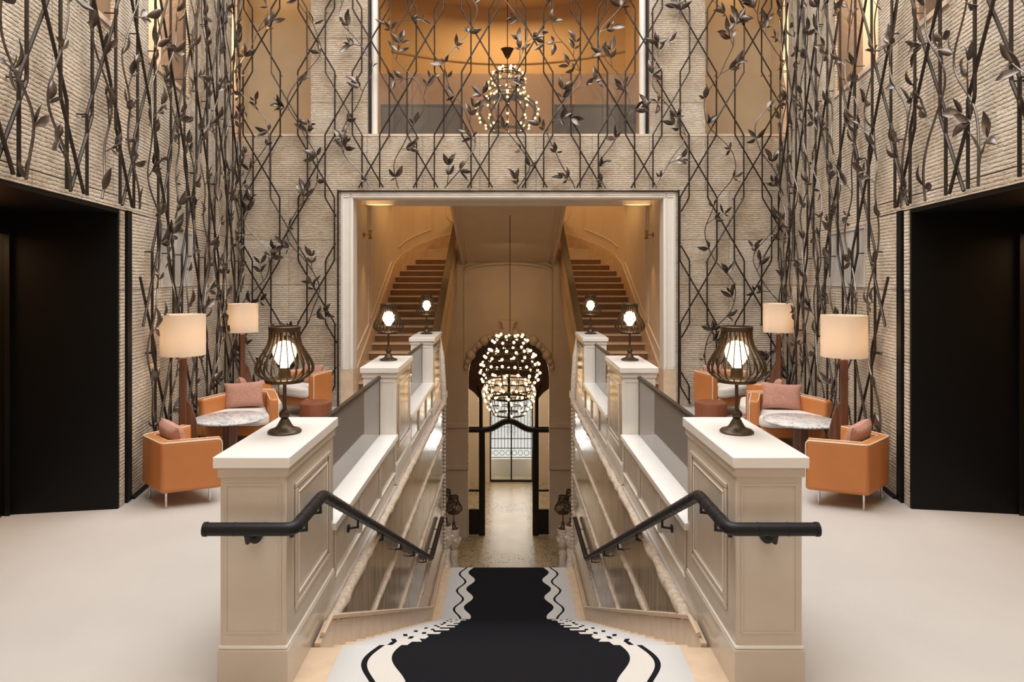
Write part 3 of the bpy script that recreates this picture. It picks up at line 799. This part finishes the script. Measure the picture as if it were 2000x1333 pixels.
struct('wall_street', MB().box(-7, 7, 33, 33.3, -5, 3), 'street_wall')

# carved newels with lanterns beside the lower flight
# ------------------------------------------------------------------ lamps
def make_lamp(lit=True):
    t = thing('table_lamp', '', 'lamp')
    MB().lathe([(.100, 0), (.102, .010), (.092, .020), (.070, .026), (.050, .038), (.036, .062), (.028, .078), (.022, .086)], 28).build('base', 'lamp_bronze', t, smooth=True)
    MB().lathe([(.016, .084), (.030, .096), (.034, .112), (.030, .128), (.016, .140), (.0105, .146), (.0105, .318)], 20).build('stem', 'lamp_bronze', t, smooth=True)
    MB().lathe([(.05, .306), (.115, .310), (.118, .318), (.118, .330), (.105, .334), (.05, .336)], 32).build('plate', 'lamp_bronze', t, smooth=True)
    MB().lathe([(.046, .334), (.038, .345), (.034, .385), (.028, .400)], 18).build('socket', 'lamp_bronze', t, smooth=True)
    MB().lathe([(.026, .398), (.030, .412), (.048, .436), (.064, .462), (.070, .490), (.066, .520), (.050, .545), (.026, .560), (.004, .564)], 22).build('bulb', 'lamp_bulb' if lit else 'clear_glass', t, smooth=True)
    rp = [(.108, .325), (.145, .345), (.168, .372), (.172, .400), (.163, .432), (.143, .470), (.118, .508), (.098, .545), (.090, .580), (.088, .635)]
    m = MB()
    for a_, b_ in zip(rp, rp[1:]):
        pass
    n = len(rp)
    for i, (r, z) in enumerate(rp):
        for dy in (-.0035, .0035):
            m.v += [(r-.005, dy, z), (r+.005, dy, z)]
    for i in range(n-1):
        o = 4*i; p = o+4
        m.f += [(o, o+1, p+1, p), (o+2, p+2, p+3, o+3), (o, p, p+2, o+2), (o+1, o+3, p+3, p+1)]
    me = m.mesh('rib', 'lamp_bronze')
    for q in range(22):
        link('rib', me, t).rotation_euler = (0, 0, 2*PI*q/22)
    MB().lathe([(.082, .622), (.095, .622), (.097, .650), (.093, .654), (.082, .654), (.080, .640)], 30).build('top_ring', 'lamp_bronze', t, smooth=True)
    MB().lathe([(.083, .520), (.0895, .575), (.093, .576), (.0865, .52)], 30)
    return t
lamp = make_lamp(); first = True
for s in (-1, 1):
    for k, y in enumerate((4.19, 7.85, 11.55)):
        o = lamp if first else copy_tree(lamp); first = False
        place(o, (X0+s*1.387, y, 1.25), 0, 'lit bronze cage lamp on the %s pier cap of the %s side' % (NTH[k], SIDE[s]), 'caged table lamps')
dark = make_lamp(False); first = True
for s in (-1, 1):
    for k, (x, y, zt) in enumerate(((1.17, 12.75, -2.42), (1.10, 13.75, -2.85))):
        zb = -2.86-.165*math.ceil((y-11.86)/.33)-.02 if False else -5.0
        nw = thing('carved_newel', '%s carved stone newel of the lower flight on the %s' % (('upper', 'lower')[k], SIDE[s]), 'newel', (X0+s*x, y, zb), 0, 'carved newels')
        hh = zt-zb
        MB().lathe([(.13, 0), (.13, hh-1.15), (.10, hh-1.1), (.085, hh-.95), (.11, hh-.8), (.075, hh-.6), (.09, hh-.45), (.06, hh-.4)], 14).build('shaft', 'carved_stone', nw, smooth=True)
        MB().lathe([(.05, hh-.42), (.115, hh-.34), (.135, hh-.24), (.10, hh-.12), (.125, hh-.05), (.11, hh)], 14).build('carved_head', 'carved_stone', nw, smooth=True)
        for q in range(5):
            a = q*1.26; MB().lathe([(.01, -.05), (.045, -.02), (.045, .02), (.01, .05)], 8, (.11*math.cos(a), .11*math.sin(a), hh-.22)).build('scroll', 'carved_stone', nw, smooth=True)
        o = dark if first else copy_tree(dark); first = False
        place(o, (X0+s*x, y, zt), 0, 'unlit dark cage lantern on the %s newel of the lower flight, %s' % (('upper', 'lower')[k], SIDE[s]), 'unlit cage lanterns')

def make_floor_lamp():
    t = thing('floor_lamp', '', 'lamp')
    MB().lathe([(.17, 0), (.17, .018), (.16, .025)], 28).build('base', 'walnut', t, smooth=True)
    MB().box(-.038, .038, -.03, .03, .02, 1.33).build('pole', 'walnut', t, bevel=.012)
    MB().prism([(.0, .02), (.13, .02), (.15, .30), (.14, .60), (.09, .80), (.02, .90), (.0, .90)], -.022, .022, 'y').build('fin', 'walnut', t, bevel=.008)
    m = MB(); n = 40; r = .231
    b = 0
    for rr, z in ((r, 1.355), (r, 1.80), (r-.004, 1.80), (r-.004, 1.355)):
        for q in range(n): m.v.append((rr*math.cos(2*PI*q/n), rr*math.sin(2*PI*q/n), z))
    for i in range(4):
        for q in range(n): m.f.append((i*n+q, i*n+(q+1) % n, ((i+1) % 4)*n+(q+1) % n, ((i+1) % 4)*n+q))
    m.build('shade', 'lamp_shade', t, smooth=True)
    m = MB().tube([(-.229, 0, 1.40), (.229, 0, 1.40)], .004, 6).tube([(0, -.229, 1.40), (0, .229, 1.40)], .004, 6).tube([(0, 0, 1.33), (0, 0, 1.48)], .012, 8)
    m.build('shade_carrier', 'brass', t)
    MB().lathe([(.012, 1.48), (.03, 1.52), (.034, 1.56), (.02, 1.60), (.002, 1.605)], 14).build('bulb', 'floor_bulb', t, smooth=True)
    return t
mat_emit('floor_bulb', (1.0, .72, .48), 78)
fl = make_floor_lamp(); first = True
for x, y, rz, lab in ((-3.545, 7.46, .3, 'nearer white drum shade floor lamp against the left wall'), (-4.12, 10.62, .5, 'farther white drum shade floor lamp in the left corner'),
                      (3.60, 7.3, PI-.3, 'nearer white drum shade floor lamp against the right wall'), (4.22, 10.62, PI-.5, 'farther white drum shade floor lamp in the right corner')):
    o = fl if first else copy_tree(fl); first = False
    place(o, (x, y, 0), rz, lab, 'drum shade floor lamps')

# ------------------------------------------------------------------ armchairs
def make_chair():
    t = thing('armchair', '', 'chair')
    bk, bw, fw, fy, th = -.38, .30, .53, .27, .125
    out = [(-fw, fy), (-bw, bk), (bw, bk), (fw, fy)]
    def inset(d):
        r = []
        segs = [(Vector(out[i]).to_3d(), Vector(out[i+1]).to_3d()) for i in range(3)]
        lines = []
        for a, b in segs:
            dd = (b-a).normalized(); nn = Vector((-dd.y, dd.x, 0)); lines.append((a+nn*d, dd))
        def inter(l1, l2):
            (p, d1), (q, d2) = l1, l2; den = d1.x*d2.y-d1.y*d2.x
            k = ((q.x-p.x)*d2.y-(q.y-p.y)*d2.x)/den; return p+d1*k
        p0 = lines[0][0]; p3 = lines[2][0]+lines[2][1]*(segs[2][1]-segs[2][0]).length
        return [(p0.x, p0.y), tuple(inter(lines[0], lines[1])[:2]), tuple(inter(lines[1], lines[2])[:2]), (p3.x, p3.y)]
    inn = inset(th)
    MB().prism(out+inn[::-1], .155, .64).build('shell', 'orange_leather', t, bevel=.035, segs=4)
    i2 = inset(th-.01)
    base = [(i2[0][0], i2[0][1]+.02), i2[1], i2[2], (i2[3][0], i2[3][1]+.02)]
    MB().prism(base, .165, .30).build('seat_base', 'orange_leather', t, bevel=.02)
    i3 = inset(th+.006)
    cu = [(i3[0][0]-.02, i3[0][1]), i3[1], i3[2], (i3[3][0]+.02, i3[3][1]), (.30, .40), (-.30, .40)]
    MB().prism(cu, .302, .45).build('seat_cushion', 'white_fabric', t, bevel=.045, segs=4)
    o3 = [(x, y, .632) for x, y in inset(.006)]
    pts = [Vector((o3[0][0], o3[0][1]-.0, .20))]
    poly = [Vector((o3[0][0], o3[0][1], .17)), Vector(o3[0]), Vector(o3[1]), Vector(o3[2]), Vector(o3[3]), Vector((o3[3][0], o3[3][1], .17))]
    P = [poly[0]]
    for i in range(1, 5):
        a = (poly[i-1]-poly[i]).normalized(); b = (poly[i+1]-poly[i]).normalized(); r = .05
        for q in range(5):
            u = q/4; P.append((poly[i]+a*r)*(1-u)**2+poly[i]*2*u*(1-u)+(poly[i]+b*r)*u*u)
    P.append(poly[5])
    MB().tube(P, .0075, 6).build('piping', 'cream_piping', t, smooth=True)
    ii = [Vector((x, y, .634)) for x, y in inset(th-.008)]
    ii[0] += Vector((0, -.02, 0)); ii[3] += Vector((0, -.02, 0))
    MB().tube(ii, .006, 6).build('piping', 'cream_piping', t, smooth=True)
    for x, y in ((-.25, -.30), (.25, -.30), (-.38, .18), (.38, .18)):
        MB().lathe([(.012, 0), (.014, .006), (.014, .16)], 12, (x, y, 0)).build('leg', 'chrome', t, smooth=True)
    return t
ch = make_chair(); first = True
CH = [(-3.25, 6.82, -44, 'near left orange leather armchair with its back to the camera'),
      (-3.50, 9.08, 183, 'left orange armchair facing the camera behind the marble table'),
      (-3.62, 9.78, -66, 'left orange armchair half hidden behind the one facing the camera'),
      (-3.24, 11.02, 146, 'left orange armchair by the back wall beside the opening'),
      (3.38, 6.77, 43, 'near right orange leather armchair with its back to the camera'),
      (3.62, 8.96, 178, 'right orange armchair facing the camera behind the marble table'),
      (3.64, 9.62, 70, 'right orange armchair half hidden behind the one facing the camera'),
      (3.42, 11.02, -146, 'right orange armchair by the back wall beside the opening')]
CS = [(.87, .76, 1), (1, 1, 1), (.86, .86, 1.02), (.84, .84, 1.08)]*2
CS[4] = (.95, .76, 1)
for (x, y, a, lab), sc_ in zip(CH, CS):
    o = ch if first else copy_tree(ch); first = False
    place(o, (x, y, 0), math.radians(a), lab, 'orange leather armchairs').scale = sc_
def make_pillow():
    m = MB(); N = 14
    for sgn in (1, -1):
        for i in range(N+1):
            for j in range(N+1):
                u, v = -1+2*i/N, -1+2*j/N
                pu = u*(1-.10*(1-v*v)*abs(u)**3) ; pv = v*(1-.10*(1-u*u)*abs(v)**3)
                h = max(0, (1-u**4)*(1-v**4))**.55
                m.v.append((pu*.225, sgn*.075*h, pv*.165))
    n1 = N+1
    for sgn in (0, 1):
        o = sgn*n1*n1
        for i in range(N):
            for j in range(N):
                q = (o+i*n1+j, o+(i+1)*n1+j, o+(i+1)*n1+j+1, o+i*n1+j+1); m.f.append(q if sgn else q[::-1])
    return m.mesh('cushion', 'pink_fabric', True)
pme = make_pillow()
PL = [(0, .02, -.09, .62, .2, 'pink cushion in the near left armchair'), (1, .05, -.14, .62, .15, 'large pink cushion in the left armchair facing the camera'),
      (2, -.05, -.16, .62, -.2, 'pink cushion in the half hidden left armchair'), (3, .05, -.15, .62, .1, 'pink cushion in the left armchair by the back wall'),
      (4, -.02, -.09, .63, -.2, 'pink cushion in the near right armchair'), (5, -.03, -.14, .62, -.15, 'large pink cushion in the right armchair facing the camera'),
      (6, .05, -.16, .62, .2, 'pink cushion in the half hidden right armchair'), (7, -.05, -.15, .62, -.1, 'pink cushion in the right armchair by the back wall')]
for ci, lx, ly, lz, roll, lab in PL:
    x, y, a, _ = CH[ci]; a = math.radians(a)
    o = bpy.data.objects.new('cushion', pme); COL.objects.link(o)
    o.matrix_world = Matrix.Translation((x, y, 0)) @ Matrix.Rotation(a, 4, 'Z') @ Matrix.Translation((lx, ly, lz)) @ Matrix.Rotation(.28, 4, 'X') @ Matrix.Rotation(roll*.5, 4, 'Y')
    if ci in (1, 5): o.scale = (1.2, 1.1, 1.08)
    tag(o, lab, 'cushion', 'pink cushions')

def make_table():
    t = thing('side_table', '', 'table')
    MB().lathe([(.405, .478), (.425, .492), (.425, .500), (.415, .503)], 48).build('top', 'veined_marble', t, smooth=True)
    m = MB(); n = 24
    for z in (.02, .478):
        for q in range(n):
            r = .085 if q % 2 == 0 else .078; m.v.append((r*math.cos(2*PI*q/n), r*math.sin(2*PI*q/n), z))
    for q in range(n): m.f.append((q, (q+1) % n, n+(q+1) % n, n+q))
    m.build('pedestal', 'walnut', t)
    MB().lathe([(.20, 0), (.20, .015), (.19, .022)], 32).build('base', 'walnut', t, smooth=True)
    return t
tb = make_table(); first = True
for x, y, sc_, lab in ((-3.37, 8.30, 1, 'round marble table on walnut pedestal beside the near left armchair'), (-3.92, 10.38, 1, 'small marble table in front of the far left floor lamp'),
                       (3.50, 8.15, 1, 'round marble table on walnut pedestal beside the near right armchair'), (3.95, 10.36, 1, 'small marble table in front of the far right floor lamp')):
    o = tb if first else copy_tree(tb); first = False
    place(o, (x, y, 0), random.uniform(0, 3), lab, 'marble side tables')
    if abs(y) > 10: o.scale = (.74, .74, 1.12)
def make_pouf():
    t = thing('pouf', '', 'pouf')
    MB().lathe([(.20, .02), (.215, .03), (.222, .06), (.222, .37), (.215, .395), (.195, .405)], 36).build('body', 'brown_leather', t, smooth=True)
    MB().lathe([(.185, 0), (.185, .022)], 24).build('plinth', 'black_metal', t)
    for q in range(6):
        a = q*PI/3+.2; MB().tube([(.223*math.cos(a), .223*math.sin(a), .05), (.223*math.cos(a), .223*math.sin(a), .38)], .003, 5).build('seam', 'brown_leather', t)
    return t
pf = make_pouf()
place(pf, (-2.78, 9.9, 0), 0, 'round brown leather pouf in the left seating group', 'brown leather poufs')
place(copy_tree(pf), (2.95, 9.9, 0), .5, 'round brown leather pouf in the right seating group', 'brown leather poufs')

# ------------------------------------------------------------------ chandeliers
bme = MB().lathe([(.008, -.036), (.026, -.022), (.034, 0), (.026, .024), (.004, .034)], 10).mesh('bulb', 'small_bulb', True)
def chandelier(label, loc, rings, rod, ribs, bs=1.0, ringset=(), cat='chandelier'):
    t = thing('chandelier', label, cat, loc)
    MB().tube([(0, 0, rings[-1][1]-.05), (0, 0, rod)], .009, 8).build('stem', 'bronze', t)
    for r, z, n in rings:
        if r > .05:
            pts = [(r*math.cos(2*PI*q/32), r*math.sin(2*PI*q/32), z-.03) for q in range(32)]
            MB().tube(pts, .014 if (r, z) not in ringset else .03, 6, closed=True).build('ring', 'bronze', t, smooth=True)
        off = random.random()
        for q in range(n):
            a = 2*PI*(q+off)/n; b = link('bulb', bme, t); b.location = (r*1.03*math.cos(a), r*1.03*math.sin(a), z+random.uniform(-.02, .03)); b.scale = (bs,)*3
    for q in range(ribs):
        a = 2*PI*q/ribs; MB().tube([((r-.03)*math.cos(a), (r-.03)*math.sin(a), z-.03) for r, z, n in rings], .012, 5).build('rib', 'bronze', t, smooth=True)
    return t
chandelier('large chandelier of glowing globe bulbs hanging before the arch', (.06, 15.9, 0),
           [(.30, .84, 9), (.40, .72, 10), (.47, .52, 14), (.58, .38, 14), (.66, .20, 15), (.68, .0, 15), (.64, -.18, 14), (.55, -.36, 12), (.42, -.56, 8)], 3.7, 10, .95, ringset=((.42, -.56),))
chandelier('chandelier of small bulbs in the entrance vestibule behind the iron screen', (.06, 21.3, -1.4),
           [(.62, .35, 14), (.76, .15, 16), (.78, -.05, 16), (.74, -.25, 14), (.66, -.45, 12), (.50, -.62, 6)], 2.2, 8, 1.05, ringset=((.50, -.62),))
c3 = chandelier('cage shaped chandelier with small bulbs hanging in the upper amber room', (.0, 14.2, 5.9),
           [(.16, .66, 6), (.30, .56, 9), (.37, .38, 11), (.36, .22, 10), (.33, .12, 9)], 2.7, 8, .85)
MB().lathe([(.02, .86), (.05, .90), (.12, 1.04), (.14, 1.06), (.02, 1.07)], 16).build('canopy_cup', 'bronze', c3, smooth=True)
MB().lathe([(.01, -.16), (.04, -.10), (.05, -.03), (.12, .03), (.14, .10), (.03, .14)], 16).build('finial', 'bronze', c3, smooth=True)
cg = [(.12, .06), (.40, .04), (.58, -.10), (.62, -.24), (.55, -.42), (.42, -.56), (.34, -.62)]
for q in range(10):
    a = 2*PI*(q+.5)/10; MB().tube([(r*math.cos(a), r*math.sin(a), z) for r, z in cg], .022, 6).build('cage_rib', 'bronze', c3, smooth=True)
    for r, z in cg[1:-1]:
        b = link('bulb', bme, c3); b.location = ((r+.05)*math.cos(a), (r+.05)*math.sin(a), z); b.scale = (.75,)*3
MB().tube([(.34*math.cos(2*PI*q/32), .34*math.sin(2*PI*q/32), -.63) for q in range(32)], .032, 8, closed=True).build('bottom_ring', 'bronze', c3, smooth=True)

# ------------------------------------------------------------------ bronze trellis with vines on three walls
def leaf_mesh(k):
    rnd = random.Random(k); m = MB(); N = 6; L = 1.0; W = .36+.06*k/3
    rows = []
    for i in range(N+1):
        t = i/N; wd = W*.5*math.sin(PI*t**.85)**.9 if 0 < t < 1 else .012
        cz = .12*math.sin(PI*t)*(1 if k % 2 else -.6)+.10*t*t
        rows.append([(-wd, t*L, cz+wd*.35), (0, t*L, cz), (wd, t*L, cz+wd*.35)])
    for off in (0, -.018):
        for r in rows: m.v += [(x, y, z+off) for x, y, z in r]
    nb = 3*(N+1)
    for i in range(N):
        for j in range(2):
            a = 3*i+j; m.f.append((a, a+1, a+4, a+3)); m.f.append((nb+a, nb+a+3, nb+a+4, nb+a+1))
        a = 3*i; m.f.append((a, a+3, nb+a+3, nb+a)); a += 2; m.f.append((a, nb+a, nb+a+3, a+3))
    return m.mesh('leaf', 'leaf_bronze', True)
LEAF = [leaf_mesh(k) for k in range(4)]
ZK = 6.756; DZK = 1.0655; PITCH = .4622; ZIG = .62
def zig(c, phase, z):
    """horizontal position of a trellis bar at height z (vertical run, slanted run, vertical run...)"""
    k = (ZK-z)/DZK+phase; k = k % 4
    if k < 1: return c
    if k < 2: return c+ZIG*(k-1)
    if k < 3: return c+ZIG
    return c+ZIG*(4-k)
def runs(fn, ok, z0, z1, step):
    zs = [z0+(z1-z0)*i/int((z1-z0)/step) for i in range(int((z1-z0)/step)+1)]
    cur = []; out = []
    for z in zs:
        u = fn(z)
        if ok(u, z): cur.append((u, z))
        else:
            if len(cur) > 2: out.append(cur)
            cur = []
    if len(cur) > 2: out.append(cur)
    return out
def simplify(p):
    q = [p[0]]
    for i in range(1, len(p)-1):
        a = (p[i][0]-p[i-1][0]); b = (p[i+1][0]-p[i][0])
        if abs(a-b) > 1e-4: q.append(p[i])
    q.append(p[-1]); return q
def trellis(label, base, posf, nrm, tan, ok, c0, ngroups, PITCH, off, vines, maxleaf, rr, seed, leafscale, gap):
    rnd = random.Random(seed)
    t = thing('trellis', label, 'trellis', base); B = Vector(base)
    n_or = [0]
    for g in range(ngroups):
        c = c0+g*PITCH
        for ph in (0, 2):
            phase = ph+(0 if g % 2 == 0 else 1)
            for run in runs(lambda z: zig(c, phase, z), ok, .02, 7.3, DZK/24):
                sp = simplify(run)
                o_ = off+(.014 if ph else -.014)
                m = MB().tube([posf(u, o_, z)-B for u, z in sp], rr, 6)
                for u, z in (sp[1:-1:2] if ph == 0 else []):
                    m.tube([posf(u, .0, z)-B, posf(u, o_, z)-B], .007, 5)
                m.build('rod', 'rod_bronze', t)
    leaves = []
    for (c, z_lo, z_hi, per, ph, amp) in vines:
        w1, w2 = rnd.uniform(0, 6), rnd.uniform(0, 6)
        fn = lambda z: c+amp*math.sin(2*PI*z/per+ph)+.035*math.sin(5.3*z+w1)+.014*math.sin(11*z+w2)
        for run in runs(fn, ok, z_lo, z_hi, .06):
            if len(run) < 8: continue
            pts = [posf(u, off+.035+.022*math.sin(7*z+w1), z) for u, z in run]
            rs = [.0105-.004*i/len(pts) for i in range(len(pts))]
            stem = MB().tube([p-B for p in pts], rs, 6).build('vine_stem', 'leaf_bronze', t, smooth=True)
            i = rnd.randint(0, 3); sd = 1
            while i < len(run)-2:
                u, z = run[i]; p = pts[i]; sd = -sd
                du = run[i+1][0]-run[i][0]; dz = run[i+1][1]-run[i][1]; base_a = math.atan2(du, dz)
                ang0 = sd*rnd.uniform(.45, .95); tips = [(p, ang0)]
                if rnd.random() < .5:        # a side twig with its own leaves
                    ln_ = rnd.uniform(.14, .34); a0 = base_a+ang0
                    dd = tan*math.sin(a0)+Vector((0, 0, 1))*math.cos(a0)
                    if ok(u+math.sin(a0)*ln_, z+math.cos(a0)*ln_):
                        mid = p+dd*ln_*.5+nrm*.02+tan*rnd.uniform(-.02, .02); tip = p+dd*ln_+nrm*.03
                        MB().tube([p-B, mid-B, tip-B], [.0075, .006, .004], 5).build('twig', 'leaf_bronze', stem)
                        tips = [(mid, ang0), (tip, ang0)]
                for p, ang in tips:
                    ncl = rnd.choice((2, 2, 3))
                    for q in range(ncl):
                        a = base_a+ang+rnd.uniform(-.3, .3)+(q-(ncl-1)/2)*1.15
                        d = (tan*math.sin(a)+Vector((0, 0, 1))*math.cos(a))
                        d = (d+nrm*rnd.uniform(-.1, .45)).normalized()
                        side = d.cross(nrm).normalized(); up = side.cross(d)
                        tw = rnd.uniform(-.8, .8); side2 = side*math.cos(tw)+up*math.sin(tw); up2 = side2.cross(d)
                        Ls = rnd.choice((rnd.uniform(.13, .19), rnd.uniform(.13, .19), rnd.uniform(.07, .12)))*leafscale
                        leaves.append((stem, Matrix.Translation(p-B+d*.012) @ Matrix((side2, d, up2)).transposed().to_4x4() @ Matrix.Scale(Ls, 4), rnd.randint(0, 3)))
                i += rnd.randint(*gap)
    rnd.shuffle(leaves)
    for stem, M, k in leaves[:maxleaf]:
        link('leaf', LEAF[k], stem).matrix_basis = M
    if len(leaves) > maxleaf:
        m = MB()
        for stem, M, k in leaves[maxleaf:]:
            b = len(m.v); me = LEAF[k]
            m.v += [tuple(M @ v.co) for v in me.vertices]; m.f += [tuple(b+i for i in p.vertices) for p in me.polygons]
        m.build('leaf_mass', 'leaf_bronze', t, smooth=True, kind='stuff')
    print('leaves', len(leaves))
    return t
# back wall
bpos = lambda u, n, z: Vector((u, BW-n, z))
def okb(u, z): return -4.60 < u < 4.68 and .03 < z < 7.25 and not (OL-.03 < u < OR+.03 and z < OZ+.03)
vb = []
for i in range(11):
    c = -4.30+i*.875
    vb.append((c, .1, 7.2, 2.131*1.0, i*PI*.5+.6, .26))
trellis('bronze lattice trellis with leafy metal vines across the back wall', (0, BW, 0), bpos, Vector((0, -1, 0)), Vector((1, 0, 0)), okb, -4.471-PITCH, 22, PITCH, .12, vb, 298, .0135, 3, 1.28, (4, 8))
for s in (-1, 1):
    x, k, T, N = wall_frame(s)
    sp = (lambda s: (lambda u, n, z: WPOS(s, u, n, z)))(s)
    def oks(u, z): return 4.2 < u < 11.45 and .03 < z < min(7.2, 2.2+.42*u+.35) and not (u < 6.80 and z < 2.86)
    vs = []
    for i in range(11):
        c = 4.45+i*.66
        vs.append((c, .1, 7.2, 2.131*(1+.08*math.sin(i*2.1)), i*2.1+s, .17))
    trellis('bronze lattice trellis with leafy metal vines on the %s wall' % SIDE[s], tuple(WPOS(s, 8, 0, 0)), sp, N, T, oks, 4.05, 15, .52, .12, vs, 296, .0135, 11+s, 1.12, (4, 8))
